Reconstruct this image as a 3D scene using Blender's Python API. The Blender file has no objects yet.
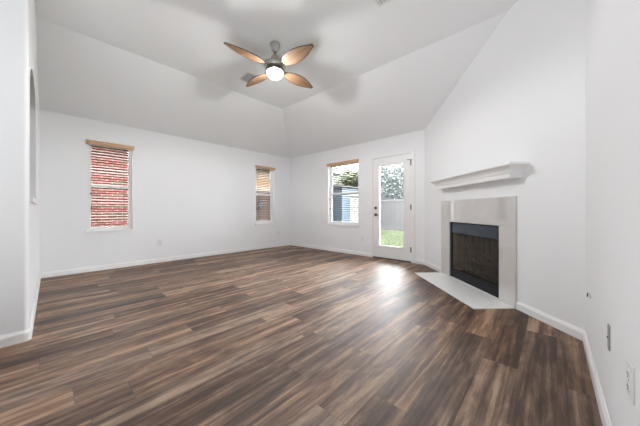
import bpy, bmesh, math, random
from mathutils import Vector, Matrix
random.seed(7)
C = bpy.context.scene.collection
PI = math.pi
SC = bpy.context.scene
# ---------------------------------------------------------------- camera, world, sun, lights, exposure
FPX = 249.4
cd = bpy.data.cameras.new('camera'); cam = bpy.data.objects.new('camera', cd); C.objects.link(cam)
cd.sensor_fit = 'HORIZONTAL'; cd.sensor_width = 36; cd.lens = FPX / 640 * 36
cd.shift_y = -(213 - 210.08) / 640
cd.clip_start = 0.02; cd.clip_end = 300
cam.location = (-4.5832, -5.4142, 0.985)
cam.rotation_euler = (PI / 2, 0, math.radians(42.8785 - 90))
SC.camera = cam
SC.view_settings.view_transform = 'Standard'; SC.view_settings.look = 'None'
SC.view_settings.gamma = 1; SC.view_settings.exposure = 0.37; SC.view_settings.use_curve_mapping = False
SC.render.film_transparent = False
SC.cycles.max_bounces = 14; SC.cycles.diffuse_bounces = 10; SC.cycles.transparent_max_bounces = 16
SC.cycles.glossy_bounces = 4; SC.cycles.use_denoising = True
SC.cycles.sample_clamp_indirect = 8

w = bpy.data.worlds.new('world'); SC.world = w; w.use_nodes = True
wn = w.node_tree; wn.nodes.clear()
wo = wn.nodes.new('ShaderNodeOutputWorld'); wb = wn.nodes.new('ShaderNodeBackground')
tc = wn.nodes.new('ShaderNodeTexCoord'); sp = wn.nodes.new('ShaderNodeSeparateXYZ'); cr = wn.nodes.new('ShaderNodeValToRGB')
wn.links.new(tc.outputs['Generated'], sp.inputs[0]); wn.links.new(sp.outputs['Z'], cr.inputs[0])
cr.color_ramp.elements[0].position = 0.0; cr.color_ramp.elements[0].color = (.50, .52, .54, 1)
cr.color_ramp.elements[1].position = 0.45; cr.color_ramp.elements[1].color = (.93, .97, 1, 1)
wn.links.new(cr.outputs[0], wb.inputs['Color']); wb.inputs['Strength'].default_value = 32.0
wn.links.new(wb.outputs[0], wo.inputs[0])

sd = bpy.data.lights.new('sun', 'SUN'); so = bpy.data.objects.new('sun', sd); C.objects.link(so)
sd.energy = 4.0; sd.angle = math.radians(0.6); sd.color = (1, .95, .88)
so.rotation_euler = Vector((.22, .62, -1.0)).to_track_quat('-Z', 'Y').to_euler()

def area(name, loc, direction, sx, sy, power, col=(1, 1, 1)):
    d = bpy.data.lights.new(name, 'AREA'); o = bpy.data.objects.new(name, d); C.objects.link(o)
    d.shape = 'RECTANGLE'; d.size = sx; d.size_y = sy; d.energy = power; d.color = col
    o.location = loc; o.rotation_euler = Vector(direction).to_track_quat('-Z', 'Y').to_euler()
    return o
# added fill lamp on the floor behind the camera, brightens the ceiling
area('ceiling_fill', (-5.7, -5.3, .04), (0, 0, 1), 1.6, 1.6, 70, (.96, .985, 1))

# ---------------------------------------------------------------- dimensions
LA, LB, DD, CY, H, RUN, H2 = 4.70, 3.738, 1.861, 2.51, 3.063, 1.345, 2.44
RY = -LB - DD
S2 = math.sqrt(2)

# ---------------------------------------------------------------- materials
def mat(name, col=(.8, .8, .8), rough=.5, metal=0., spec=.5, coat=0.):
    m = bpy.data.materials.new(name); m.use_nodes = True
    b = m.node_tree.nodes['Principled BSDF']
    b.inputs['Base Color'].default_value = (*col, 1); b.inputs['Roughness'].default_value = rough
    b.inputs['Metallic'].default_value = metal; b.inputs['Specular IOR Level'].default_value = spec
    b.inputs['Coat Weight'].default_value = coat
    return m
class NT:
    def __init__(s, m): s.t = m.node_tree; s.n = s.t.nodes; s.b = s.n['Principled BSDF']
    def a(s, typ, **k):
        n = s.n.new(typ)
        for q, v in k.items(): setattr(n, q, v)
        return n
    def l(s, x, y): s.t.links.new(x, y)
    def math(s, op, x, y=None, z=None):
        n = s.n.new('ShaderNodeMath'); n.operation = op
        for i, v in enumerate((x, y, z)):
            if v is None: continue
            if isinstance(v, (int, float)): n.inputs[i].default_value = v
            else: s.l(v, n.inputs[i])
        return n.outputs[0]
    def obj(s): return s.a('ShaderNodeTexCoord').outputs['Object']
    def comb(s, x, y, z):
        n = s.a('ShaderNodeCombineXYZ')
        for i, v in enumerate((x, y, z)):
            if isinstance(v, (int, float)): n.inputs[i].default_value = v
            else: s.l(v, n.inputs[i])
        return n.outputs[0]
    def noise(s, vec, scale, detail=3, rough=.5, dist=0.):
        n = s.a('ShaderNodeTexNoise'); s.l(vec, n.inputs['Vector']); n.inputs['Scale'].default_value = scale
        n.inputs['Detail'].default_value = detail; n.inputs['Roughness'].default_value = rough; n.inputs['Distortion'].default_value = dist
        return n.outputs['Fac']
    def ramp(s, f, stops):
        n = s.a('ShaderNodeValToRGB'); s.l(f, n.inputs[0]); e = n.color_ramp.elements
        while len(e) < len(stops): e.new(.5)
        for i, (p, c) in enumerate(stops): e[i].position = p; e[i].color = (*c, 1) if len(c) == 3 else c
        return n.outputs[0]
    def mix(s, f, a, b, mode='MIX'):
        n = s.a('ShaderNodeMix', data_type='RGBA', blend_type=mode)
        for k, v in ((0, f), (6, a), (7, b)):
            if isinstance(v, (int, float)): n.inputs[k].default_value = v
            elif isinstance(v, tuple): n.inputs[k].default_value = (*v, 1)
            else: s.l(v, n.inputs[k])
        return n.outputs[2]
    def bump(s, hgt, strength=.2, dist=.01):
        n = s.a('ShaderNodeBump'); n.inputs['Strength'].default_value = strength; n.inputs['Distance'].default_value = dist
        s.l(hgt, n.inputs['Height']); s.l(n.outputs[0], s.b.inputs['Normal'])

def paint(name, col, rough=.6, tex=.15):
    m = mat(name, col, rough, spec=.3); t = NT(m); v = t.obj()
    t.bump(t.noise(v, 90, 2), tex, .002)
    return m
M = {}
M['wall'] = paint('wall paint', (.868, .882, .898))
M['ceil'] = paint('ceiling paint', (.875, .892, .91), .8, .3)
M['trim'] = mat('white trim', (.88, .885, .885), .35)
M['vinyl'] = mat('white vinyl', (.86, .86, .85), .35)
M['plate'] = mat('white plastic plate', (.80, .80, .79), .35)
M['steel'] = mat('brushed nickel', (.52, .50, .46), .3, 1.)
M['nickel_dark'] = mat('dark nickel', (.16, .15, .14), .35, 1.)
M['black'] = mat('black painted metal', (.010, .010, .013), .5, spec=.25)
M['slot'] = mat('dark slot', (.05, .05, .05), .6)
M['thresh'] = mat('bronze threshold', (.06, .04, .03), .5)
M['duct'] = mat('light grey duct', (.6, .6, .6), .6)
M['grey_plate'] = mat('grey plate', (.34, .34, .34), .4)
M['hood'] = mat('glossy black hood', (.10, .115, .14), .18, .9)
M['quartz'] = mat('white polished stone', (.74, .735, .72), .05, coat=1.0); M['quartz'].node_tree.nodes['Principled BSDF'].inputs['Coat IOR'].default_value = 1.9
t = NT(M['quartz']); q = t.noise(t.obj(), 6, 4, .6); t.l(t.ramp(q, [(.3, (.63, .61, .595)), (.7, (.66, .645, .635))]), t.b.inputs['Base Color'])
M['hearth'] = mat('white hearth stone', (.88, .88, .865), .25)
def dome_mat():
    m = bpy.data.materials.new('frosted white glass'); m.use_nodes = True; t = m.node_tree; t.nodes.clear()
    o = t.nodes.new('ShaderNodeOutputMaterial'); tr = t.nodes.new('ShaderNodeBsdfTransparent'); df = t.nodes.new('ShaderNodeBsdfPrincipled')
    df.inputs['Base Color'].default_value = (.85, .85, .83, 1); df.inputs['Roughness'].default_value = .25
    mx = t.nodes.new('ShaderNodeMixShader'); mx.inputs[0].default_value = .25
    t.links.new(tr.outputs[0], mx.inputs[1]); t.links.new(df.outputs[0], mx.inputs[2]); t.links.new(mx.outputs[0], o.inputs[0]); return m
M['dome'] = dome_mat()

def wood(name, c1, c2, scale=1., rough=.45, axis='x'):
    m = mat(name, c1, rough); t = NT(m); v = t.obj()
    mp = t.a('ShaderNodeMapping'); t.l(v, mp.inputs[0]); mp.inputs['Scale'].default_value = (3, 45, 45) if axis == 'x' else (45, 45, 3)
    f = t.noise(mp.outputs[0], scale, 5, .6, .5)
    t.l(t.ramp(f, [(.3, c1), (.7, c2)]), t.b.inputs['Base Color']); return m
M['valance'] = wood('tan valance wood', (.50, .27, .14), (.66, .42, .25))
M['blade'] = wood('fan blade wood', (.21, .115, .065), (.33, .20, .12), 1.2, .6); M['blade'].node_tree.nodes['Principled BSDF'].inputs['Specular IOR Level'].default_value = .2
M['blade_rim'] = mat('blade rim dark wood', (.07, .045, .035), .4)
M['log'] = wood('charred log', (.05, .035, .025), (.20, .13, .08), 1, .9)
M['slat'] = mat('brown blind slat', (.022, .007, .006), .5)
M['trunk'] = wood('bark', (.10, .07, .05), (.2, .16, .12), 1, .9, 'z')

def floor_mat():
    m = mat('vinyl plank floor', (.2, .15, .12), .38, spec=.4); t = NT(m)
    s = t.a('ShaderNodeSeparateXYZ'); t.l(t.obj(), s.inputs[0]); x, y = s.outputs[0], s.outputs[1]
    W_, L_ = .18, 1.22
    yy = t.math('DIVIDE', t.math('ADD', y, 5.44), W_); row = t.math('FLOOR', yy); fy = t.math('SUBTRACT', yy, row)
    wn1 = t.a('ShaderNodeTexWhiteNoise', noise_dimensions='1D'); t.l(row, wn1.inputs['W'])
    xx = t.math('ADD', t.math('DIVIDE', x, L_), wn1.outputs['Value']); col = t.math('FLOOR', xx); fx = t.math('SUBTRACT', xx, col)
    wn2 = t.a('ShaderNodeTexWhiteNoise', noise_dimensions='2D'); t.l(t.comb(row, col, 0), wn2.inputs['Vector'])
    rnd = wn2.outputs['Value']; s3 = t.a('ShaderNodeSeparateColor'); t.l(wn2.outputs['Color'], s3.inputs[0])
    # long tonal bands within a plank, fine grain and scattered knots
    off = t.math('MULTIPLY', rnd, 40)
    band = t.noise(t.comb(t.math('MULTIPLY', x, .55), t.math('ADD', t.math('MULTIPLY', y, 15), off), off), 1, 2, .5, .7)
    cath = t.noise(t.comb(t.math('MULTIPLY', x, 1.5), t.math('ADD', t.math('MULTIPLY', y, 24), off), off), 1, 5, .62, 1.6)
    fine = t.noise(t.comb(t.math('MULTIPLY', x, 6), t.math('MULTIPLY', y, 190), off), 1, 3, .7)
    blot = t.noise(t.comb(t.math('MULTIPLY', x, 3.5), t.math('MULTIPLY', y, 12), off), 1, 4, .65, .6)
    v = t.math('ADD', t.math('MULTIPLY', t.math('SUBTRACT', rnd, .5), .28), .5)
    v = t.math('ADD', v, t.math('MULTIPLY', t.math('SUBTRACT', band, .5), 1.05))
    v = t.math('ADD', v, t.math('MULTIPLY', t.math('SUBTRACT', cath, .5), .75))
    v = t.math('ADD', v, t.math('MULTIPLY', t.math('SUBTRACT', fine, .5), .30))
    v = t.math('ADD', v, t.math('MULTIPLY', t.math('SUBTRACT', blot, .5), .75))
    c = t.ramp(v, [(.18, (.042, .019, .011)), (.36, (.092, .048, .028)), (.50, (.165, .094, .057)), (.64, (.265, .160, .098)), (.82, (.42, .275, .175))])
    grey = t.ramp(v, [(.18, (.042, .026, .020)), (.38, (.096, .065, .051)), (.55, (.170, .124, .099)), (.82, (.33, .262, .213))])
    c = t.mix(t.math('MULTIPLY', s3.outputs[1], .5), c, grey)
    # small dark knots and splits
    kn = t.a('ShaderNodeTexVoronoi'); t.l(t.comb(t.math('MULTIPLY', x, 1.6), t.math('MULTIPLY', y, 6.5), off), kn.inputs['Vector']); kn.inputs['Scale'].default_value = 1
    kf = t.ramp(kn.outputs['Distance'], [(.05, (1, 1, 1)), (.20, (0, 0, 0))])
    c = t.mix(t.math('MULTIPLY', kf, .75), c, (.035, .024, .018))
    ey = t.math('MINIMUM', fy, t.math('SUBTRACT', 1, fy)); ex = t.math('MINIMUM', fx, t.math('SUBTRACT', 1, fx))
    sy = t.math('LESS_THAN', ey, .007); sx = t.math('LESS_THAN', ex, .0016)
    seam = t.math('MAXIMUM', sy, sx)
    c = t.mix(t.math('MULTIPLY', seam, .35), c, (.025, .018, .014))
    t.l(c, t.b.inputs['Base Color'])
    t.l(t.math('ADD', t.math('MULTIPLY', cath, .14), .44), t.b.inputs['Roughness'])
    t.bump(t.math('SUBTRACT', t.math('MULTIPLY', fine, .25), seam), .12, .002)
    return m
M['floor'] = floor_mat()

def brick_mat(name, c1, c2, mortar, w_=.20, h_=.067, ms=.012, dirt=0.):
    m = mat(name, c1, .85, spec=.2); t = NT(m)
    s = t.a('ShaderNodeSeparateXYZ'); t.l(t.obj(), s.inputs[0])
    v = t.comb(t.math('ADD', s.outputs[0], s.outputs[1]), s.outputs[2], 0)
    b = t.a('ShaderNodeTexBrick'); t.l(v, b.inputs['Vector']); b.inputs['Scale'].default_value = 1
    b.inputs['Brick Width'].default_value = w_; b.inputs['Row Height'].default_value = h_; b.inputs['Mortar Size'].default_value = ms
    b.inputs['Mortar Smooth'].default_value = .2
    b.inputs['Color1'].default_value = (*c1, 1); b.inputs['Color2'].default_value = (*c2, 1); b.inputs['Mortar'].default_value = (*mortar, 1)
    c = b.outputs['Color']
    if dirt:
        f = t.noise(t.obj(), 5, 4, .6); c = t.mix(t.math('MULTIPLY', f, dirt), c, (.02, .017, .015))
    t.l(c, t.b.inputs['Base Color']); t.bump(b.outputs['Fac'], -.4, .006); return m
M['brick_red'] = brick_mat('red brick', (.046, .0115, .009), (.066, .021, .016), (.085, .070, .062), .2, .075, .011)
M['brick_tan'] = brick_mat('tan brick', (0.0682, 0.0384, 0.0174), (0.0930, 0.0589, 0.0310), (0.1178, 0.1054, 0.0899), .2, .075, .011)
M['soot_brick'] = brick_mat('black sooty firebrick', (.05, .04, .033), (.09, .07, .055), (.03, .025, .02), .22, .11, .008, .8)
M['firebrick'] = brick_mat('sooty firebrick', (.75, .56, .40), (.80, .62, .45), (.35, .27, .2), .22, .11, .008, .4)

def plank_mat(name, c1, c2, pitch, axis=0, dark=(.05, .04, .03), line=.06):
    m = mat(name, c1, .8, spec=.2); t = NT(m); s = t.a('ShaderNodeSeparateXYZ'); t.l(t.obj(), s.inputs[0])
    u = t.math('DIVIDE', s.outputs[axis], pitch); k = t.math('FLOOR', u); f = t.math('SUBTRACT', u, k)
    wn_ = t.a('ShaderNodeTexWhiteNoise', noise_dimensions='1D'); t.l(k, wn_.inputs['W'])
    mp = t.a('ShaderNodeMapping'); t.l(t.obj(), mp.inputs[0]); mp.inputs['Scale'].default_value = (30, 30, 2) if axis < 2 else (2, 2, 30)
    g = t.noise(mp.outputs[0], 1, 4, .6)
    c = t.mix(t.math('ADD', t.math('MULTIPLY', wn_.outputs['Value'], .6), t.math('MULTIPLY', g, .4)), c1, c2)
    c = t.mix(t.math('LESS_THAN', f, line), c, dark); t.l(c, t.b.inputs['Base Color']); return m
M['fence_brown'] = plank_mat('brown fence boards', (0.0074, 0.0037, 0.0025), (0.0341, 0.0186, 0.0124), .14, 0, (0.0031, 0.0019, 0.0019), .12)
M['fence_grey'] = plank_mat('weathered fence boards', (.017, .015, .014), (.036, .032, .030), .26, 1, (.005, .0045, .004), .18)
M['fence_white'] = plank_mat('white fence boards', (0.1488, 0.1457, 0.1395), (0.1674, 0.1643, 0.1581), .15, 1, (0.0930, 0.0930, 0.0930), .05)
M['shed'] = plank_mat('slate blue siding', (0.0099, 0.0149, 0.0223), (0.0136, 0.0198, 0.0285), .2, 1, (0.0074, 0.0105, 0.0155), .05); M['shed_sunlit'] = plank_mat('sunlit slate blue siding', (0.0589, 0.0744, 0.0930), (0.0682, 0.0837, 0.1023), .2, 0, (0.0434, 0.0558, 0.0682), .05)  # the second is the same siding with sunlight put into its colour
M['siding_white'] = plank_mat('white lap siding', (0.1240, 0.1240, 0.1240), (0.1364, 0.1364, 0.1364), .15, 2, (0.0558, 0.0589, 0.0620), .2)
M['shed_roof'] = mat('dark shed roof', (0.0093, 0.0093, 0.0112), .7)
M['shingle'] = mat('roof shingle', (0.0310, 0.0279, 0.0248), .9)
M['lawn'] = mat('lawn soil', (.16, .26, .06), .95, spec=.1)
t = NT(M['lawn']); t.l(t.ramp(t.noise(t.obj(), 3, 5, .7), [(.3, (0.0192, 0.0329, 0.0074)), (.7, (0.0347, 0.0502, 0.0155))]), t.b.inputs['Base Color'])
def leafmat(name, c1, c2):
    m = mat(name, c1, .6, spec=.3); t = NT(m)
    t.l(t.ramp(t.noise(t.obj(), 1.7, 3, .6), [(.35, c1), (.65, c2)]), t.b.inputs['Base Color'])
    t.b.inputs['Transmission Weight'].default_value = 0
    return m
M['leaf_pale'] = leafmat('pale foliage', (0.0136, 0.0186, 0.0161), (0.0310, 0.0360, 0.0298))
M['leaf_green'] = leafmat('green foliage', (0.0087, 0.0136, 0.0037), (0.0372, 0.0434, 0.0136))
M['grass'] = leafmat('grass blades', (.022, .030, .006), (.036, .046, .012))

def glass(name, haze=0., hazecol=(.8, .85, .9), refl=.7):
    m = bpy.data.materials.new(name); m.use_nodes = True; t = m.node_tree; t.nodes.clear()
    o = t.nodes.new('ShaderNodeOutputMaterial'); tr = t.nodes.new('ShaderNodeBsdfTransparent'); gl = t.nodes.new('ShaderNodeBsdfGlossy')
    gl.inputs['Roughness'].default_value = .02
    fr = t.nodes.new('ShaderNodeFresnel'); fr.inputs[0].default_value = 1.45
    mu = t.nodes.new('ShaderNodeMath'); mu.operation = 'MULTIPLY'; mu.inputs[1].default_value = refl; t.links.new(fr.outputs[0], mu.inputs[0])
    mx = t.nodes.new('ShaderNodeMixShader'); t.links.new(mu.outputs[0], mx.inputs[0]); t.links.new(gl.outputs[0], mx.inputs[2])
    if haze:
        df = t.nodes.new('ShaderNodeBsdfDiffuse'); df.inputs[0].default_value = (*hazecol, 1)
        tl = t.nodes.new('ShaderNodeBsdfTranslucent'); tl.inputs[0].default_value = (*hazecol, 1)
        m1 = t.nodes.new('ShaderNodeMixShader'); m1.inputs[0].default_value = .5; t.links.new(df.outputs[0], m1.inputs[1]); t.links.new(tl.outputs[0], m1.inputs[2])
        m2 = t.nodes.new('ShaderNodeMixShader'); m2.inputs[0].default_value = haze; t.links.new(tr.outputs[0], m2.inputs[1]); t.links.new(m1.outputs[0], m2.inputs[2])
        t.links.new(m2.outputs[0], mx.inputs[1])
    else: t.links.new(tr.outputs[0], mx.inputs[1])
    t.links.new(mx.outputs[0], o.inputs[0]); return m
M['glass'] = glass('window glass', refl=.5)
M['door_glass'] = glass('door glass', .02, (.80, .86, .92), 1.0)
def mesh_curtain_mat():
    m = bpy.data.materials.new('wire mesh curtain'); m.use_nodes = True; t = m.node_tree; b = t.nodes['Principled BSDF']
    b.inputs['Base Color'].default_value = (.16, .14, .12, 1); b.inputs['Metallic'].default_value = .5; b.inputs['Roughness'].default_value = .5
    q = NT(m); sx = q.a('ShaderNodeSeparateXYZ'); q.l(q.obj(), sx.inputs[0])
    fold = q.noise(q.comb(q.math('MULTIPLY', sx.outputs[0], 34), 0, q.math('MULTIPLY', sx.outputs[2], .7)), 1, 3, .6)
    q.l(q.ramp(fold, [(.38, (.14, .14, .14)), (.62, (.62, .62, .62))]), b.inputs['Alpha']); return m
M['mesh'] = mesh_curtain_mat()

# ---------------------------------------------------------------- mesh helpers
class MB:
    def __init__(s): s.bm = bmesh.new()
    def poly(s, pts, mi=0):
        f = s.bm.faces.new([s.bm.verts.new(p) for p in pts]); f.material_index = mi; return f
    def box(s, x0, x1, y0, y1, z0, z1, mi=0):
        v = [s.bm.verts.new((x, y, z)) for z in (z0, z1) for x, y in ((x0, y0), (x1, y0), (x1, y1), (x0, y1))]
        for q in ((0, 3, 2, 1), (4, 5, 6, 7), (0, 1, 5, 4), (1, 2, 6, 5), (2, 3, 7, 6), (3, 0, 4, 7)):
            f = s.bm.faces.new([v[i] for i in q]); f.material_index = mi
        return s
    def prism(s, pts, d, mi=0, smooth=False):
        """closed outline pts (3-D) pushed along vector d"""
        d = Vector(d); a = [s.bm.verts.new(p) for p in pts]; b = [s.bm.verts.new(Vector(p) + d) for p in pts]
        n = len(pts); fs = [s.bm.faces.new(a), s.bm.faces.new(b[::-1])]
        for i in range(n):
            f = s.bm.faces.new((a[i], b[i], b[(i + 1) % n], a[(i + 1) % n])); fs.append(f); f.smooth = smooth
        for f in fs: f.material_index = mi
        return s
    def loft(s, loops, cap=True, mi=0, smooth=False):
        R_ = [[s.bm.verts.new(p) for p in L] for L in loops]; n = len(R_[0])
        for a, b in zip(R_, R_[1:]):
            for i in range(n):
                f = s.bm.faces.new((a[i], a[(i + 1) % n], b[(i + 1) % n], b[i])); f.smooth = smooth; f.material_index = mi
        if cap:
            s.bm.faces.new(R_[0][::-1]).material_index = mi; s.bm.faces.new(R_[-1]).material_index = mi
        return s
    def lathe(s, prof, seg=32, c=(0, 0), mi=0, axis='z'):
        loops = []
        for r, z in prof:
            r = max(r, .0004); L = []
            for k in range(seg):
                a = 2 * PI * k / seg; p = (r * math.cos(a), r * math.sin(a))
                L.append((c[0] + p[0], c[1] + p[1], z) if axis == 'z' else ((z, c[0] + p[0], c[1] + p[1]) if axis == 'x' else (c[0] + p[0], z, c[1] + p[1])))
            loops.append(L)
        return s.loft(loops, True, mi, True)
    def tube(s, path, r, seg=8, mi=0):
        P = [Vector(p) for p in path]; loops = []
        for i, p in enumerate(P):
            d = (P[min(i + 1, len(P) - 1)] - P[max(i - 1, 0)]).normalized()
            u = d.orthogonal().normalized() if i == 0 else (u - d * u.dot(d)).normalized()
            v = d.cross(u); rr = r[i] if isinstance(r, (list, tuple)) else r
            loops.append([p + (u * math.cos(2 * PI * k / seg) + v * math.sin(2 * PI * k / seg)) * rr for k in range(seg)])
        return s.loft(loops, True, mi, True)
    def build(s, name, mats, parent=None, bevel=0., loc=None, weld=False):
        if weld: bmesh.ops.remove_doubles(s.bm, verts=s.bm.verts, dist=1e-5)
        bmesh.ops.recalc_face_normals(s.bm, faces=s.bm.faces)
        me = bpy.data.meshes.new(name); s.bm.to_mesh(me); s.bm.free()
        for m in (mats if isinstance(mats, list) else [mats]): me.materials.append(m)
        o = bpy.data.objects.new(name, me); C.objects.link(o)
        if parent: o.parent = parent
        if loc: o.location = loc
        if bevel:
            b = o.modifiers.new('bevel', 'BEVEL'); b.width = bevel; b.segments = 2; b.limit_method = 'ANGLE'; b.angle_limit = math.radians(40)
        return o
def thing(name, label, cat, loc=(0, 0, 0), rz=0., group=None, kind=None):
    o = bpy.data.objects.new(name, None); C.objects.link(o); o.location = loc; o.rotation_euler = (0, 0, rz); o.empty_display_size = .1
    return tag(o, label, cat, group, kind)
def tag(o, label=None, cat=None, group=None, kind=None):
    if label: o['label'] = label
    if cat: o['category'] = cat
    if group: o['group'] = group
    if kind: o['kind'] = kind
    return o
def struct(o, label, cat): return tag(o, label, cat, kind='structure')
def copy_tree(o, parent=None):
    c = o.copy(); C.objects.link(c); c.parent = parent
    for ch in [x for x in bpy.data.objects if x.parent == o]: copy_tree(ch, c)
    return c

# ================================================================ SHELL
TH = .14
m = MB(); m.prism([(-10.1, .14, 0), (.14, .14, 0), (.14, RY - .14, 0), (-4.16, RY - .14, 0), (-4.16, -9.64, 0), (-10.1, -9.64, 0)], (0, 0, -.12)); struct(m.build('floor', M['floor']), 'brown and grey wood-look plank floor running through the room', 'floor')

def wall_grid(mb, cuts_u, holes, z0, z1, put, t0, t1):
    """one wall: u-z rectangles between all cut lines, skipping the holes"""
    us = sorted(set(cuts_u + [h[0] for h in holes] + [h[1] for h in holes])); zs = sorted({z0, z1} | {h[2] for h in holes} | {h[3] for h in holes})
    for a, b in zip(us, us[1:]):
        cols = [z for z in zs]; run = None
        for c, d in zip(cols, cols[1:]):
            inside = any(h[0] - 1e-6 <= a and b <= h[1] + 1e-6 and h[2] - 1e-6 <= c and d <= h[3] + 1e-6 for h in holes)
            if inside:
                if run: put(mb, a, b, run[0], run[1], t0, t1); run = None
            else: run = (run[0], d) if run else (c, d)
        if run: put(mb, a, b, run[0], run[1], t0, t1)
putA = lambda mb, a, b, c, d, t0, t1: mb.box(a, b, t0, t1, c, d)
putB = lambda mb, a, b, c, d, t0, t1: mb.box(t0, t1, a, b, c, d)
W1 = (-4.195, -3.605, .65, 2.09); W2 = (-1.11, -.545, .65, 2.09); W3 = (-2.305, -1.425, .65, 2.09); DR = (-3.50, -2.665, 0, 2.06)
m = MB(); wall_grid(m, [-10.1, 0], [W1, W2], 0, 2.54, putA, 0, TH); struct(m.build('wall_left', M['wall']), 'long white wall on the left with two narrow windows', 'wall')
m = MB(); wall_grid(m, [RY - .14, .14], [W3, DR], 0, 2.54, putB, 0, TH); struct(m.build('wall_back', M['wall']), 'white back wall with the window and the glazed door', 'wall')
m = MB(); m.box(-4.3, 0, RY - .14, RY, 0, 3.1); struct(m.build('wall_right', M['wall']), 'white wall at the right edge beside the camera', 'wall')
m = MB(); m.box(-4.3, -4.16, -9.5, RY - .14, 0, 3.1); struct(m.build('wall_entry', M['wall']), 'white wall of the space behind the camera, right side', 'wall')
m = MB(); wall_grid(m, [-10.1, -4.16], [], 0, 3.1, putA, -9.64, -9.5); struct(m.build('wall_front', M['wall']), 'white wall closing the space far behind the camera', 'wall')
m = MB(); wall_grid(m, [-9.5, 0], [], 0, 3.1, putB, -10.1, -9.96); struct(m.build('wall_rear', M['wall']), 'white wall behind the camera', 'wall')

# diagonal fireplace wall, local frame: s along, v into the room, z up
DM = Matrix.Translation((0, -LB, 0)) @ Matrix(((-1 / S2, -1 / S2, 0, 0), (-1 / S2, 1 / S2, 0, 0), (0, 0, 1, 0), (0, 0, 0, 1)))
class DMB(MB):
    def build(s, *a, **k):
        return super().build(*a, **k)
def on_diag(o): o.matrix_world = DM_TRS; return o
# the frame (s, v, z) is left-handed, so parts use s' = -s:  x' = -s, y' = v
DM_TRS = Matrix.Translation((0, -LB, 0)) @ Matrix(((1 / S2, -1 / S2, 0, 0), (1 / S2, 1 / S2, 0, 0), (0, 0, 1, 0), (0, 0, 0, 1)))
FS0, FS1, FZ0, FZ1 = .834, 1.800, .018, .815
ceil_at = lambda s_: min(H, H2 + (H - H2) / RUN * (s_ / S2)) + .03
m = DMB()
for a, b, z0 in ((0, FS0, 0), (FS0, FS1, FZ1), (FS1, RUN * S2, 0), (RUN * S2, DD * S2, 0)):
    m.prism([(-a, 0, z0), (-b, 0, z0), (-b, 0, ceil_at(b)), (-a, 0, ceil_at(a))], (0, -.10, 0))
m.box(-FS1, -FS0, -.10, 0, 0, FZ0)
o = m.build('wall_fireplace', M['wall']); on_diag(o); struct(o, 'angled white wall that holds the fireplace', 'wall')

# ceiling with its two slopes
m = MB()
up = (0, 0, .1)
m.prism([(-10.1, .14, H2 - .065), (.14, .14, H2 - .065), (-RUN, -RUN, H), (-10.1, -RUN, H)], up)
m.prism([(.14, .14, H2 - .065), (.14, RY - .1, H2 - .065), (-RUN, RY - .1, H), (-RUN, -RUN, H)], up)
m.prism([(-10.1, -RUN, H), (-RUN, -RUN, H), (-RUN, RY - .1, H), (-4.16, RY - .1, H), (-4.16, -9.64, H), (-10.1, -9.64, H)], up)
struct(m.build('ceiling', M['ceil']), 'white vaulted ceiling with a flat centre and sloped sides', 'ceiling')

# passage wall with arched opening (plane x=-LA) and its neighbour (plane y=-CY)
m = MB(); A0, A1, AZ, SP, PK = -2.36, -1.24, 1.05, 1.97, 2.26
cz = lambda y_: min(H, H2 + (H - H2) / RUN * (-y_)) + .03
BN = .028
def seg(y0, y1, za, zb, zc, zd): m.prism([(-LA, y0, za), (-LA, y1, zb), (-LA, y1, zc), (-LA, y0, zd)], (-.12, 0, 0))
seg(-CY + BN, A0, 0, 0, cz(-9), cz(-9)); seg(A0, A1, 0, 0, AZ, AZ)
seg(A1, 0, 0, 0, cz(0), cz(A1))
N_ = 24
arch = [(A0 + (A1 - A0) * (1 - math.cos(PI * k / N_)) / 2, SP + (PK - SP) * math.sin(PI * k / N_)) for k in range(N_ + 1)]
for (ya, za), (yb, zb) in zip(arch, arch[1:]): seg(ya, yb, za, zb, cz(yb), cz(ya))
struct(m.build('wall_passage', M['wall']), 'white wall with an arched pass-through at the left', 'wall')
m = MB()
pl = [(-LA, -CY + BN)] + [(-LA - BN + BN * math.cos(a), -CY + BN - BN * math.sin(a)) for a in [PI / 2 * k / 8 for k in range(1, 9)]] + [(-10, -CY), (-10, -CY + .12), (-LA - .12, -CY + .12), (-LA - .12, -CY + BN)]
m.prism([(x, y, 0) for x, y in pl], (0, 0, H + .03)); o = m.build('wall_near', M['wall']); struct(o, 'near white wall section at the left edge', 'wall')

m = MB(); m.box(-LA - .15, -LA + .022, A0 - .03, A1 + .03, AZ - .005, AZ + .035)
struct(m.build('trim_ledge', M['trim'], bevel=.006), 'white ledge of the arched pass-through', 'ledge')

# baseboards
BP = [(0, 0), (.014, 0), (.014, .055), (.011, .066), (.006, .075), (.004, .082), (0, .082)]
def baseboard(name, runs, label):
    m = MB()
    for (x0, y0), (x1, y1), nx, ny in runs:
        m.prism([(x0 + nx * o_, y0 + ny * o_, z) for o_, z in BP], (x1 - x0, y1 - y0, 0))
    struct(m.build(name, M['trim']), label, 'baseboard')
baseboard('baseboard_left', [((-LA, 0), (0, 0), 0, -1)], 'white baseboard along the long left wall')
baseboard('baseboard_back', [((0, 0), (0, -2.60), -1, 0), ((0, -3.565), (0, -LB), -1, 0)], 'white baseboard along the back wall')
dg = lambda s_: (-s_ / S2, -LB - s_ / S2)
baseboard('baseboard_fireplace', [(dg(0), dg(.60), -1 / S2, 1 / S2), (dg(2.016), dg(DD * S2 + .002), -1 / S2, 1 / S2)], 'white baseboard either side of the fireplace')
baseboard('baseboard_right', [((-DD + .01, RY), (-4.3, RY), 0, 1)], 'white baseboard along the right wall')
baseboard('baseboard_passage', [((-LA, 0), (-LA, -CY + BN), 1, 0)], 'white baseboard under the arched pass-through')
m = MB(); m.prism([(-LA - BN, -CY - o_, z) for o_, z in BP], (-4.8, 0, 0))
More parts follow.
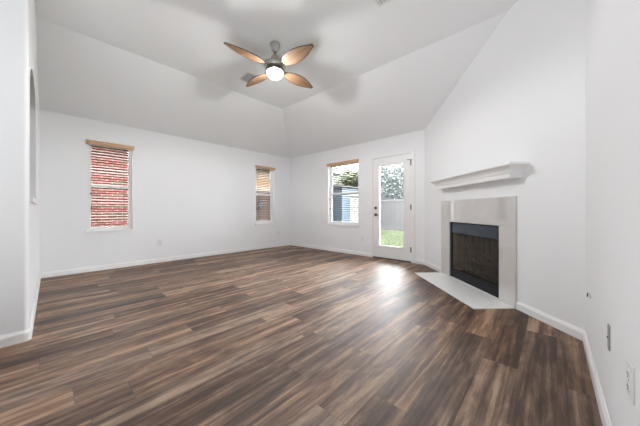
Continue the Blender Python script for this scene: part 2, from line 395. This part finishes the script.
m.loft([[(-LA - BN + (BN + o_) * math.sin(a), -CY + BN - (BN + o_) * math.cos(a), z) for o_, z in BP] for a in [PI / 2 * k / 8 for k in range(9)]], False, smooth=False)
struct(m.build('baseboard_near', M['trim']), 'white baseboard wrapping the near left corner', 'baseboard')

# windows
def ring(mb, x0, x1, z0, z1, wx, y0, y1, wt=None, wb_=None):
    wt = wt or wx; wb_ = wb_ or wx
    mb.box(x0, x0 + wx, y0, y1, z0, z1); mb.box(x1 - wx, x1, y0, y1, z0, z1)
    mb.box(x0 + wx, x1 - wx, y0, y1, z1 - wt, z1); mb.box(x0 + wx, x1 - wx, y0, y1, z0, z0 + wb_)
def window(name, Wd, loc, rz, label):
    z0, z1, zm = .65, 2.09, 1.375
    e = thing(name, label, 'window', loc, rz, kind='structure')
    m = MB(); ring(m, -Wd / 2, Wd / 2, z0, z1, .026, .075, .135, .03, .026); m.build('window_frame', M['vinyl'], e, .003)
    i0, i1 = -Wd / 2 + .026, Wd / 2 - .026
    m = MB(); ring(m, i0, i1, zm - .02, z1 - .03, .022, .105, .128, .022, .04); us = m.build('upper_sash', M['vinyl'], e, .003)
    m = MB(); ring(m, i0, i1, z0 + .026, zm + .022, .026, .080, .104, .045, .035)
    m.box(-.03, .03, .068, .080, zm + .004, zm + .022); ls = m.build('lower_sash', M['vinyl'], e, .003)
    m = MB(); m.box(i0 + .02, i1 - .02, .124, .127, zm + .018, z1 - .05); m.build('pane', M['glass'], us)
    m = MB(); m.box(i0 + .024, i1 - .024, .100, .103, z0 + .058, zm - .02); m.build('pane', M['glass'], ls)
    # fine brown slats hanging at the glass, with their ladder cords
    m = MB(); pitch, sd_, tilt = .0435, .025, math.radians(22)
    for (a, b, y, zz0, zz1) in ((i0 + .022, i1 - .022, .1145, zm + .03, z1 - .055), (i0 + .027, i1 - .027, .0905, z0 + .07, zm - .03)):
        z = zz1
        while z > zz0:
            dy, dz = sd_ / 2 * math.cos(tilt), sd_ / 2 * math.sin(tilt)
            m.prism([(a, y - dy, z + dz), (a, y + dy, z - dz), (a, y + dy, z - dz + .006), (a, y - dy, z + dz + .006)], (b - a, 0, 0)); z -= pitch
    m.build('blind_slats', M['slat'], e)
    m = MB()
    for fx in (.18, .84):
        x = i0 + (i1 - i0) * fx
        m.box(x - .003, x + .003, .100, .1035, zm + .02, z1 - .05); m.box(x - .003, x + .003, .077, .0795, z0 + .06, zm - .02)
    m.build('ladder_cord', M['slat'], e)
    m = MB(); m.box(-Wd / 2 - .025, Wd / 2 + .025, -.034, -.0005, .628, .652); m.box(-Wd / 2 + .001, Wd / 2 - .001, -.0005, .076, .6505, .652); m.box(-Wd / 2 - .015, Wd / 2 + .015, -.012, -.0005, .595, .628)
    m.build('window_sill', M['trim'], e, .004)
    return e
window('window_1', W1[1] - W1[0], ((W1[0] + W1[1]) / 2, 0, 0), 0, 'narrow white window looking onto red brick')
window('window_2', W2[1] - W2[0], ((W2[0] + W2[1]) / 2, 0, 0), 0, 'narrow white window near the far corner, brown fence outside')
window('window_3', W3[1] - W3[0], (0, (W3[0] + W3[1]) / 2, 0), -PI / 2, 'wider white window beside the glazed door')

def valance(Wd, loc, rz, label):
    e = thing('blind_valance', label, 'blind', loc, rz, 'wooden blind valances over the windows')
    m = MB(); x = Wd / 2 + .014
    m.prism([(-x, -.002, 2.046), (-x, -.030, 2.046), (-x, -.034, 2.052), (-x, -.034, 2.098), (-x, -.030, 2.104), (-x, -.002, 2.104)], (2 * x, 0, 0)); m.build('valance_board', M['valance'], e)
    m = MB(); m.box(-Wd / 2 + .005, Wd / 2 - .005, .0, .045, 2.052, 2.088); m.build('headrail', M['trim'], e)
    xc = -Wd / 2 + .045
    for k, zt in enumerate((1.27, 1.04)):
        m = MB(); m.tube([(xc + k * .006, .022 + k * .004, 2.055), (xc + k * .006, .022 + k * .004, zt)], .0012, 5); c_ = m.build('lift_cord', M['trim'], e)
        m = MB(); m.lathe([(.002, zt + .004), (.006, zt - .004), (.011, zt - .03), (.009, zt - .036), (.001, zt - .037)], 10, (xc + k * .006, .022 + k * .004)); m.build('tassel', M['blade_rim'], c_)
    return e
valance(W1[1] - W1[0], ((W1[0] + W1[1]) / 2, 0, 0), 0, 'tan wooden valance over the narrow window that looks onto red brick')
valance(W2[1] - W2[0], ((W2[0] + W2[1]) / 2, 0, 0), 0, 'tan wooden valance over the narrow window beside the room corner')
valance(W3[1] - W3[0], (0, (W3[0] + W3[1]) / 2, 0), -PI / 2, 'tan wooden valance over the wider window beside the door')

# door (local x to the right as seen from inside, y outward)
D = thing('door_1', 'white exterior door with one tall glass lite', 'door', (0, (DR[0] + DR[1]) / 2, 0), -PI / 2, kind='structure')
hw = (DR[1] - DR[0]) / 2
m = MB()
cw, ct = .062, .016
for x0, x1 in ((-hw - cw, -hw), (hw, hw + cw)): m.box(x0, x1, -ct, -.0005, 0, DR[3] + cw)
m.box(-hw, hw, -ct, -.0005, DR[3], DR[3] + cw)
for x0, x1 in ((-hw - .062, -hw - .05), (hw + .05, hw + .062)): m.box(x0, x1, -ct - .005, -ct, 0, DR[3] + cw)
m.box(-hw - .062, hw + .062, -ct - .005, -ct, DR[3] + .05, DR[3] + .062)
m.build('door_casing', M['trim'], D, .004)
m = MB()
for x0, x1 in ((-hw, -hw + .012), (hw - .012, hw)): m.box(x0, x1, -.0005, .135, 0, DR[3])
m.box(-hw + .012, hw - .012, -.0005, .135, DR[3] - .012, DR[3]); m.build('door_jamb', M['trim'], D)
sx0, sx1, sz0, sz1 = -hw + .016, hw - .016, .022, DR[3] - .016
gx0, gx1, gz0, gz1 = -.288, .288, .24, 1.915   # lite frame outer
m = MB()
m.box(sx0, gx0 + .02, .004, .048, sz0, sz1); m.box(gx1 - .02, sx1, .004, .048, sz0, sz1)
m.box(gx0 + .02, gx1 - .02, .004, .048, sz0, gz0 + .02); m.box(gx0 + .02, gx1 - .02, .004, .048, gz1 - .02, sz1)
m.build('door_slab', M['trim'], D)
m = MB(); ring(m, gx0, gx1, gz0, gz1, .032, -.010, .004); ring(m, gx0 + .02, gx1 - .02, gz0 + .02, gz1 - .02, .010, .004, .040); m.build('lite_frame', M['trim'], D, .004)
m = MB(); m.box(gx0 + .021, gx1 - .021, .0405, .046, gz0 + .021, gz1 - .021); m.build('glass_pane', M['door_glass'], D)
m = MB(); m.box(-hw + .012, hw - .012, -.02, .13, 0, .018); m.build('threshold', M['thresh'], D, .003)
m = MB(); m.lathe([(.031, .004), (.031, -.004), (.027, -.012), (.012, -.014), (.012, -.022), (.004, -.024)], 24, (sx0 + .055, 1.03), axis='y'); db = m.build('deadbolt', M['nickel_dark'], D)
m = MB(); m.lathe([(.033, .004), (.033, -.004), (.028, -.012), (.012, -.016), (.012, -.045), (.010, -.05)], 24, (sx0 + .055, .89), axis='y')
m.tube([(sx0 + .055, -.045, .89), (sx0 + .08, -.052, .891), (sx0 + .12, -.05, .889), (sx0 + .155, -.044, .886)], [.011, .010, .009, .007], 10); m.build('lever_handle', M['nickel_dark'], D)
for zc in (1.87, 1.04, .24):
    m = MB(); m.tube([(hw - .012, -.006, zc - .05), (hw - .012, -.006, zc + .05)], .007, 10); m.box(hw - .03, hw - .012, -.002, .0035, zc - .048, zc + .048); m.build('hinge', M['nickel_dark'], D)
m = MB(); m.tube([(hw - .012, -.012, 1.93), (hw - .05, -.03, 1.93), (hw - .075, -.035, 1.93)], [.006, .005, .009], 8); m.tube([(hw - .012, -.008, 1.925), (hw + .02, -.03, 1.925)], .006, 8); m.build('hinge_pin_stop', M['nickel_dark'], D)
m = MB(); m.box(sx0, sx1, .003, .05, .018, .0225); m.build('door_sweep', M['thresh'], D)

# ================================================================ FIREPLACE
F = thing('fireplace', 'built-in fireplace with glossy white stone surround and black metal firebox', 'fireplace'); F.matrix_world = DM_TRS
def X(s_): return -s_
m = MB(); m.box(X(2.014), X(.611), .0005, .022, .8155, 1.125); m.build('surround_header', M['quartz'], F, .002)
for a, b in ((.611, .834), (1.80, 2.014)):
    m = MB(); m.box(X(b), X(a), .0005, .022, .0125, .815); m.build('surround_leg', M['quartz'], F, .002)
m = MB(); m.box(X(2.012), X(.60), .0005, .44, 0, .012); m.build('hearth_slab', M['hearth'], F, .003)
# black metal face
m = MB()
m.box(X(FS0 + .055), X(FS0), -.012, .006, FZ0, FZ1); m.box(X(FS1), X(FS1 - .03), -.012, .006, FZ0, FZ1)
m.box(X(FS1 - .03), X(FS0 + .055), -.012, .004, FZ1 - .012, FZ1); m.build('metal_frame', M['black'], F, .002)
m = MB(); m.prism([(X(FS1 - .032), .004, FZ1 - .014), (X(FS1 - .032), .010, FZ1 - .155), (X(FS1 - .032), -.010, FZ1 - .16), (X(FS1 - .032), -.014, FZ1 - .014)], (FS1 - FS0 - .089, 0, 0)); m.build('hood_panel', M['hood'], F, .002)
m = MB(); m.box(X(FS1 - .031), X(FS0 + .056), -.012, .004, FZ0 + .002, .150); m.box(X(FS1 - .031), X(FS0 + .056), .004, .009, .142, .150); m.build('lower_panel', M['black'], F, .002)
# firebox recess
bz0, bz1, bd = .12, .74, -.46
fs = [(FS0 + .05, -.012), (FS0 + .17, bd), (FS1 - .17, bd), (FS1 - .03, -.012)]
for (a, b), nm in zip(zip(fs, fs[1:]), ('firebrick_side', 'firebrick_back', 'firebrick_side')):
    m = MB(); dv = Vector((-(b[0] - a[0]), b[1] - a[1], 0)).normalized(); nn = Vector((-dv.y, dv.x, 0)) * .02
    if nm == 'firebrick_back' : nn = Vector((0, -.02, 0))
    elif a[0] < 1.2: nn = Vector((.02, 0, 0))
    else: nn = Vector((-.02, 0, 0))
    m.prism([(-a[0], a[1], bz0), (-b[0], b[1], bz0), (-b[0], b[1], bz1), (-a[0], a[1], bz1)], nn); m.build(nm, M['soot_brick' if nm == 'firebrick_back' else 'firebrick'], F)
m = MB(); m.prism([(-a, b, .10) for a, b in fs], (0, 0, .02)); m.build('firebrick_floor', M['soot_brick'], F)
m = MB(); m.prism([(-a, b, bz1) for a, b in fs], (0, 0, .03)); m.build('firebox_top', M['black'], F)
# grate
m = MB()
for yy in (-.15, -.27): m.tube([(X(1.08), yy, .215), (X(1.56), yy, .215)], .007, 6)
for k in range(7):
    x = X(1.10 + k * .073); m.tube([(x, -.10, .27), (x, -.12, .222), (x, -.32, .222), (x, -.35, .26)], .007, 6)
for xx in (1.12, 1.52):
    for yy in (-.15, -.27): m.tube([(X(xx), yy, .215), (X(xx), yy, .12)], .007, 6)
G = m.build('grate', M['black'], F)
def logm(p, q, r, seed):
    rnd = random.Random(seed); P, Q = Vector(p), Vector(q); n = 8
    m = MB(); m.tube([P + (Q - P) * (k / n) + Vector((0, rnd.uniform(-.008, .008), rnd.uniform(-.008, .008))) for k in range(n + 1)], [r * rnd.uniform(.85, 1.1) * (.9 if k in (0, n) else 1) for k in range(n + 1)], 12)
    return m.build('log', M['log'], F)
logm((X(1.05), -.17, .275), (X(1.58), -.20, .285), .045, 1); logm((X(1.10), -.29, .28), (X(1.55), -.27, .29), .05, 2); logm((X(1.15), -.30, .36), (X(1.48), -.16, .365), .036, 3)
# curtain rod and two gathered wire-mesh curtains
m = MB(); m.tube([(X(FS1 - .03), -.025, .655), (X(FS0 + .05), -.025, .655)], .004, 8); m.build('curtain_rod', M['black'], F)
for a, b, n, amp in ((FS0 + .055, 1.31, 26, .011), (1.31, FS1 - .032, 26, .011)):
    m = MB(); N2 = n * 6; rows = [(z, 1 - .02 * i) for i, z in enumerate((.652, .5, .3, .16))]
    vs = [[m.bm.verts.new((X(a + (b - a) * k / N2), -.027 + amp * math.sin(2 * PI * k / 6 + .5 * math.sin(k * .37)), z)) for k in range(N2 + 1)] for z, _ in rows]
    for r0, r1 in zip(vs, vs[1:]):
        for k in range(N2):
            f = m.bm.faces.new((r0[k], r0[k + 1], r1[k + 1], r1[k])); f.smooth = True
    m.build('mesh_curtain', M['mesh'], F)

# mantel shelf
MT = thing('mantel_shelf', 'white moulded mantel shelf mounted above the fireplace', 'mantel'); MT.matrix_world = DM_TRS
lv = [(1.300, .112, 0), (1.304, .118, .004), (1.345, .122, .006), (1.350, .130, .014), (1.362, .133, .018), (1.380, .142, .030), (1.397, .158, .050), (1.408, .172, .068), (1.412, .174, .070), (1.414, .182, .080)]
def lp(z, o_, e_): return [(X(.655 - e_), .0005, z), (X(.655 - e_), o_, z), (X(2.065 + e_), o_, z), (X(2.065 + e_), .0005, z)]
m = MB(); m.loft([lp(*q) for q in lv]); m.build('crown_moulding', M['trim'], MT)
m = MB(); m.loft([lp(*q) for q in ((1.4145, .188, .086), (1.418, .192, .090), (1.436, .192, .090), (1.441, .188, .086))]); m.build('shelf_board', M['trim'], MT)

# ================================================================ CEILING FAN
FN = thing('ceiling_fan', 'brushed nickel ceiling fan with four leaf-shaped wooden blades, hanging from the vaulted ceiling', 'ceiling fan', (-2.68, -2.88, H))
m = MB(); m.lathe([(.062, -.0005), (.064, -.012), (.060, -.03), (.048, -.065), (.034, -.092), (.030, -.100), (.012, -.102)], 32); m.build('canopy', M['steel'], FN)
m = MB(); m.lathe([(.011, -.10), (.011, -.15)], 16); m.build('downrod', M['nickel_dark'], FN)
m = MB(); m.lathe([(.012, -.128), (.026, -.132), (.036, -.155), (.050, -.175), (.056, -.20), (.052, -.215), (.060, -.222), (.105, -.232), (.128, -.248), (.134, -.268), (.134, -.296), (.126, -.312), (.095, -.322), (.02, -.324)], 40); m.build('motor_housing', M['steel'], FN)
m = MB(); m.lathe([(.09, -.322), (.112, -.326), (.118, -.336), (.118, -.350), (.112, -.354), (.09, -.354)], 40); m.build('light_fitter', M['nickel_dark'], FN)
m = MB(); m.lathe([(.106, -.352), (.107, -.360), (.100, -.385), (.084, -.408), (.060, -.426), (.03, -.438), (.0005, -.442)], 36); m.build('dome_light', M['dome'], FN)
# the lamp inside the glass bowl
ld = bpy.data.lights.new('fan_lamp', 'POINT'); lo = bpy.data.objects.new('fan_lamp', ld); C.objects.link(lo)
ld.energy = 38; ld.shadow_soft_size = .04; ld.color = (1, .99, .98); lo.location = (-2.68, -2.88, 2.66)
ls = bpy.data.lights.new('fan_lamp_down', 'SPOT'); lo2 = bpy.data.objects.new('fan_lamp_down', ls); C.objects.link(lo2)
ls.energy = 56; ls.spot_size = 3.14; ls.spot_blend = .3; ls.shadow_soft_size = .04; ls.color = (1, .99, .985); lo2.location = (-2.68, -2.88, 2.60)
bl = [(.0, .026), (.04, .036), (.12, .058), (.22, .078), (.33, .090), (.45, .094), (.57, .088), (.70, .072), (.82, .052), (.91, .034), (.965, .024), (1.0, .016)]
R0, R1, ZB, TK = .150, .662, -.313, .006
for k in range(4):
    rz = k * PI / 2
    pitch = math.radians(-12)
    def tr(x, y, z):
        y, z = y * math.cos(pitch) - z * math.sin(pitch), y * math.sin(pitch) + z * math.cos(pitch)
        return (x, y, z + ZB)
    outl = [(R0 + (R1 - R0) * f_, w_) for f_, w_ in bl] + [(R0 + (R1 - R0) * f_, -w_) for f_, w_ in bl[::-1]]
    inn = []
    cxm = (R0 + R1) / 2
    for x_, y_ in outl:
        y2 = max(abs(y_) - .010, .003) * (1 if y_ > 0 else -1); x2 = min(max(x_, R0 + .008), R1 - .014); inn.append((x2, y2))
    m = MB(); n = len(outl)
    bo = [m.bm.verts.new(tr(x_, y_, 0)) for x_, y_ in outl]; bi = [m.bm.verts.new(tr(x_, y_, -.0008)) for x_, y_ in inn]; to = [m.bm.verts.new(tr(x_, y_, TK)) for x_, y_ in outl]
    for i in range(n):
        j = (i + 1) % n
        for q, mi in (((bo[i], bo[j], bi[j], bi[i]), 1), ((bo[i], to[i], to[j], bo[j]), 1)):
            m.bm.faces.new(q).material_index = mi
    h_ = n // 2
    for i in range(h_ - 1):
        m.bm.faces.new((bi[i], bi[i + 1], bi[n - 2 - i], bi[n - 1 - i])).material_index = 0
        m.bm.faces.new((to[i], to[n - 1 - i], to[n - 2 - i], to[i + 1])).material_index = 1
    b_ = m.build('blade', [M['blade'], M['blade_rim']], FN); b_.rotation_euler = (0, 0, rz)
    m = MB()
    m.prism([tr(.10, -.020, .007), tr(.17, -.030, .007), tr(.215, -.018, .007), tr(.225, 0, .007), tr(.215, .018, .007), tr(.17, .030, .007), tr(.10, .020, .007)], (0, 0, .006))
    m.tube([(.10, 0, -.30), (.135, 0, -.298), (.16, 0, -.302)], [.012, .011, .008], 8)
    i_ = m.build('blade_iron', M['steel'], FN, .0015); i_.rotation_euler = (0, 0, rz)

# ceiling registers
def register(loc, sx, sy, n, label):
    e = thing('ceiling_vent', label, 'vent', loc, 0, 'white louvred ceiling vents')
    m = MB(); fw = .022
    m.box(-sx / 2, sx / 2, -sy / 2, -sy / 2 + fw, -.008, -.0005); m.box(-sx / 2, sx / 2, sy / 2 - fw, sy / 2, -.008, -.0005)
    m.box(-sx / 2, -sx / 2 + fw, -sy / 2 + fw, sy / 2 - fw, -.008, -.0005); m.box(sx / 2 - fw, sx / 2, -sy / 2 + fw, sy / 2 - fw, -.008, -.0005); m.build('vent_frame', M['plate'], e, .002)
    m = MB(); m.box(-sx / 2 + fw, sx / 2 - fw, -sy / 2 + fw, sy / 2 - fw, -.002, -.0005); m.build('duct_opening', M['duct'], e)
    for k in range(n):
        y = -sy / 2 + fw + (sy - 2 * fw) * (k + .5) / n
        m = MB(); m.prism([(-sx / 2 + fw, y - .009, -.009), (-sx / 2 + fw, y + .007, -.003), (-sx / 2 + fw, y + .008, -.004), (-sx / 2 + fw, y - .008, -.010)], (sx - 2 * fw, 0, 0)); m.build('louvre', M['plate'], e)
register((-2.495, -1.925, H), .17, .31, 10, 'small white ceiling vent seen beside the fan blade')
register((-2.40, -4.29, H), .20, .34, 10, 'white ceiling vent cut off by the top edge of the view')

# ================================================================ WALL PLATES
def outlet(loc, rz, label, group='white duplex wall outlets'):
    e = thing('wall_outlet', label, 'outlet', loc, rz, group)
    m = MB(); m.box(-.036, .036, -.006, -.0005, -.058, .058); m.build('cover_plate', M['plate'], e, .003)
    for zc in (-.02, .02):
        m = MB(); m.loft([[(x * s_, y, zc + z * s_) for x, z in [(.017 * math.cos(a), .0145 * math.sin(a)) for a in [2 * PI * k / 20 for k in range(20)]]] for y, s_ in ((-.0055, 1), (-.008, 1), (-.0085, .93))]); r_ = m.build('receptacle', M['plate'], e)
        m = MB()
        for dx in (-.0065, .0065): m.box(dx - .0012, dx + .0012, -.0092, -.0083, zc - .002, zc + .007)
        m.lathe([(.0022, -.0083), (.0022, -.0092)], 10, (0, zc - .008), axis='y'); m.build('slots', M['slot'], r_)
    m = MB(); m.lathe([(.003, -.0055), (.003, -.0072), (.001, -.0076)], 10, (0, 0), axis='y'); m.build('screw', M['steel'], e)
    return e
outlet((-3.19, 0, .375), 0, 'white outlet low on the wall, right of the red brick window')
outlet((-.406, 0, .365), 0, 'white outlet low on the wall near the room corner')
outlet((0, -2.414, .364), -PI / 2, 'white outlet low on the back wall, left of the door')
outlet((-3.345, RY, .448), PI, 'white outlet nearest the camera on the right wall')
e = thing('cable_plate', 'narrow grey plate standing edge-on on the right wall', 'wall plate', (-2.941, RY, .434), PI)
m = MB(); m.box(-.016, .016, -.006, -.0005, -.054, .054); m.build('cover_plate', M['grey_plate'], e, .002)
m = MB(); m.lathe([(.005, -.006), (.005, -.008), (.004, -.009)], 12, (0, 0), axis='y'); m.build('cable_socket', M['nickel_dark'], e)
e = thing('gas_valve', 'small round gas valve key plate on the right wall near the corner', 'gas valve', (-2.233, RY, .448), PI)
m = MB(); m.lathe([(.030, -.0005), (.030, -.004), (.024, -.009), (.012, -.012), (.010, -.012)], 24, (0, 0), axis='y'); m.build('escutcheon', M['plate'], e)
m = MB(); m.lathe([(.005, -.011), (.005, -.016), (.003, -.017)], 12, (0, 0), axis='y'); m.tube([(0, -.015, 0), (0, -.016, -.022)], .003, 8); m.build('valve_key', M['nickel_dark'], e)

# ================================================================ OUTSIDE
m = MB(); m.box(-14, 30, -20, 30, -.30, -.12); struct(m.build('ground', M['lawn']), 'green lawn outside the door', 'ground')
# grass blades seen through the door
rg = random.Random(3); m = MB()
for k in range(26000):
    x = rg.uniform(2.2, 7.75); y = rg.uniform(-2.6, 2.2)
    if (4.4 < x < 4.8 and y > .1) or (y > 1.25 and x < 6.6): continue
    hgt = rg.uniform(.04, .09); a = rg.uniform(0, PI); dx, dy = math.cos(a) * .012, math.sin(a) * .012; lx, ly = rg.uniform(-.03, .03), rg.uniform(-.03, .03)
    m.poly([(x - dx, y - dy, -.12), (x + dx, y + dy, -.12), (x + lx, y + ly, -.12 + hgt)])
tag(m.build('grass', M['grass']), 'bright green grass seen through the glass door', 'grass', kind='stuff')

# red brick neighbour house beyond window 1, tan brick house beyond window 2
def house(name, x0, x1, y0, y1, zt, wm, label, rf=True, over=.3, zb=-.12):
    e = thing(name, label, 'house', ((x0 + x1) / 2, y0, zb)); cx = (x0 + x1) / 2
    m = MB(); m.box(x0 - cx, x1 - cx, 0, y1 - y0, 0, zt - zb); m.build('wall', wm, e)
    if rf:
        a, b = x0 - cx - over, x1 - cx + over; z = zt - zb
        m = MB(); m.prism([(a, -over, z), (a, y1 - y0 + over, z), (a, (y1 - y0) / 2, z + 1.2)], (b - a, 0, 0)); m.build('roof', M['shingle'], e)
        m = MB(); m.box(a, b, -over - .02, -over + .01, z - .16, z + .01); m.build('fascia', M['trim'], e)
    return e
house('brick_house', -7.0, -.9, 2.6, 8.6, 2.75, M['brick_red'], 'red brick house close outside the narrow left window')
house('brick_house', .0, 3.4, 3.0, 8.0, 2.75, M['brick_tan'], 'tan brick house behind the brown fence')
house('siding_house', -3.6, 2.2, 10.0, 15.0, 4.2, M['siding_white'], 'unseen white siding house added for the fireplace surround to reflect')  # added out of view, gives the polished surround something pale to reflect
house('siding_house', 12.0, 19.0, 9.6, 15.0, 4.6, M['siding_white'], 'white siding house beyond the shed')

def fence(label, p0, ang, L, zt, m_, pal):
    e = thing('wooden_fence', label, 'fence', p0, ang)
    m = MB(); m.box(0, L, -.010, .010, 0, zt) if ang == 0 else m.box(-.010, .010, 0, L, 0, zt); m.build('fence_boards', m_, e)
    for z in (.06, zt - .04):
        m = MB(); (m.box(0, L, -.045, -.0105, z - .03, z + .05) if ang == 0 else m.box(-.045, -.0105, 0, L, z - .03, z + .05)); m.build('rail', pal, e)
    return e
def fence_y(label, x, y0, y1, zt, m_, pal, zb=-.12):
    e = thing('wooden_fence', label, 'fence', (x, y0, zb)); L = y1 - y0
    m = MB(); k = 0; rr = random.Random(int(x * 10))
    m.box(-.010, .010, 0, L, 0, zt - zb); m.build('fence_boards', m_, e)
    for z in (.10, zt - zb - .06):
        m = MB(); m.box(-.05, -.0105, 0, L, z - .045, z + .045); m.build('rail', pal, e)
    n = max(2, int(L / 2.4))
    for k in range(n + 1):
        m = MB(); y = min(L - .05, max(.05, L * k / n)); m.box(.0105, .10, y - .045, y + .045, 0, zt - zb - .05); m.build('post', pal, e)
    return e
M['rail_grey'] = mat('grey rail wood', (0.0217, 0.0186, 0.0167), .8); M['rail_white'] = mat('white rail', (0.1240, 0.1240, 0.1240), .7); M['rail_brown'] = mat('brown rail', (0.0155, 0.0081, 0.0056), .8)
fence_y('weathered grey board fence across the lawn behind the glass door', 8.1, -6, 6.0, 1.57, M['fence_grey'], M['rail_grey'])
fence_y('white board fence panel beside the blue shed', 4.6, .2, 1.26, 1.69, M['fence_white'], M['rail_white'])
e = thing('wooden_fence', 'brown board fence outside the far corner window', 'fence', (-.2, 1.6, -.12))
m = MB(); m.box(0, 3.3, -.010, .010, 0, 1.74); m.build('fence_boards', M['fence_brown'], e)
for z in (.2, 1.66):
    m = MB(); m.box(0, 3.3, -.045, -.0105, z - .04, z + .04); m.build('rail', M['rail_brown'], e)
orn = thing('fence_ornament', 'dark round wreath ornament hanging on the brown fence', 'ornament', (.095, 1.57, 1.168))
m = MB(); m.lathe([(.085, -.012), (.10, -.02), (.115, -.012), (.10, .012)], 28, (0, 0), axis='y'); m.build('disc', M['black'], orn)
m = MB()
for k in range(12):
    a = 2 * PI * k / 12; m.tube([(.09 * math.cos(a), -.015, .09 * math.sin(a)), (.14 * math.cos(a + .2), -.02, .14 * math.sin(a + .2))], [.016, .006], 6)
m.build('petals', M['black'], orn)
# shed
SH = thing('garden_shed', 'slate blue garden shed with a flat dark roof edge', 'shed', (4.16, 1.37, -.12))
m = MB(); m.box(0, 2.2, 0, 2.6, 0, 2.12); m.build('wall', M['shed'], SH)
m = MB(); m.prism([(-.10, -.10, 2.121), (-.10, 2.7, 2.121), (-.10, 2.7, 2.19), (-.10, 1.3, 2.42), (-.10, -.10, 2.19)], (2.4, 0, 0)); m.build('roof', M['shed_roof'], SH)
m = MB(); m.box(-.012, 2.2, -.014, -.0005, 0, 2.1); m.build('sunlit_side_skin', M['shed_sunlit'], SH)  # paler skin over this face, sunlight painted into the siding colour

def tree(x, y, h_, rc, n, m_, label, seed, zc=None):
    e = thing('leafy_tree', label, 'tree', (x, y, -.12), group='trees beyond the garden fence'); r = random.Random(seed); zc = zc or h_ - rc * .8
    m = MB(); m.tube([(0, 0, 0), (.04, .02, zc * .5), (0, 0, zc)], [.14, .11, .07], 10)
    tips = []
    for k in range(9):
        a = r.uniform(0, 2 * PI); q = rc * r.uniform(.5, .85); z2 = zc + r.uniform(-.3, .7) * rc
        tips.append((q * math.cos(a), q * math.sin(a), z2)); m.tube([(0, 0, zc * r.uniform(.55, .95)), (q * .5 * math.cos(a), q * .5 * math.sin(a), (z2 + zc) / 2), tips[-1]], [.05, .03, .012], 6)
    m.build('trunk', M['trunk'], e)
    m = MB(); cl = tips + [(r.gauss(0, .45) * rc, r.gauss(0, .45) * rc, zc + r.gauss(0, .4) * rc) for _ in range(26)]
    for k in range(n):
        c = cl[r.randrange(len(cl))]; p = Vector((c[0] + r.gauss(0, .17) * rc, c[1] + r.gauss(0, .17) * rc, c[2] + r.gauss(0, .15) * rc))
        u = Vector((r.gauss(0, 1), r.gauss(0, 1), r.gauss(0, 1))).normalized(); v = u.orthogonal().normalized(); s_ = r.uniform(.09, .17)
        m.poly([p - u * s_, p + v * s_ * .5, p + u * s_, p - v * s_ * .5])
    m.build('foliage', m_, e); return e
tree(15.6, 4.3, 6.8, 2.4, 16000, M['leaf_pale'], 'pale leafy tree over the fence in the door glass', 11, 2.95)
tree(28, 6.0, 7.6, 3.0, 9000, M['leaf_pale'], 'pale tree deeper behind the fence, beyond the first one', 17, 3.2)
tree(13.5, -2.6, 5.0, 2.2, 6000, M['leaf_pale'], 'pale tree further right behind the fence', 12, 2.8)
tree(9.6, 4.3, 4.9, 1.3, 9000, M['leaf_green'], 'bright green tree behind the shed in the back window', 13, 2.7)
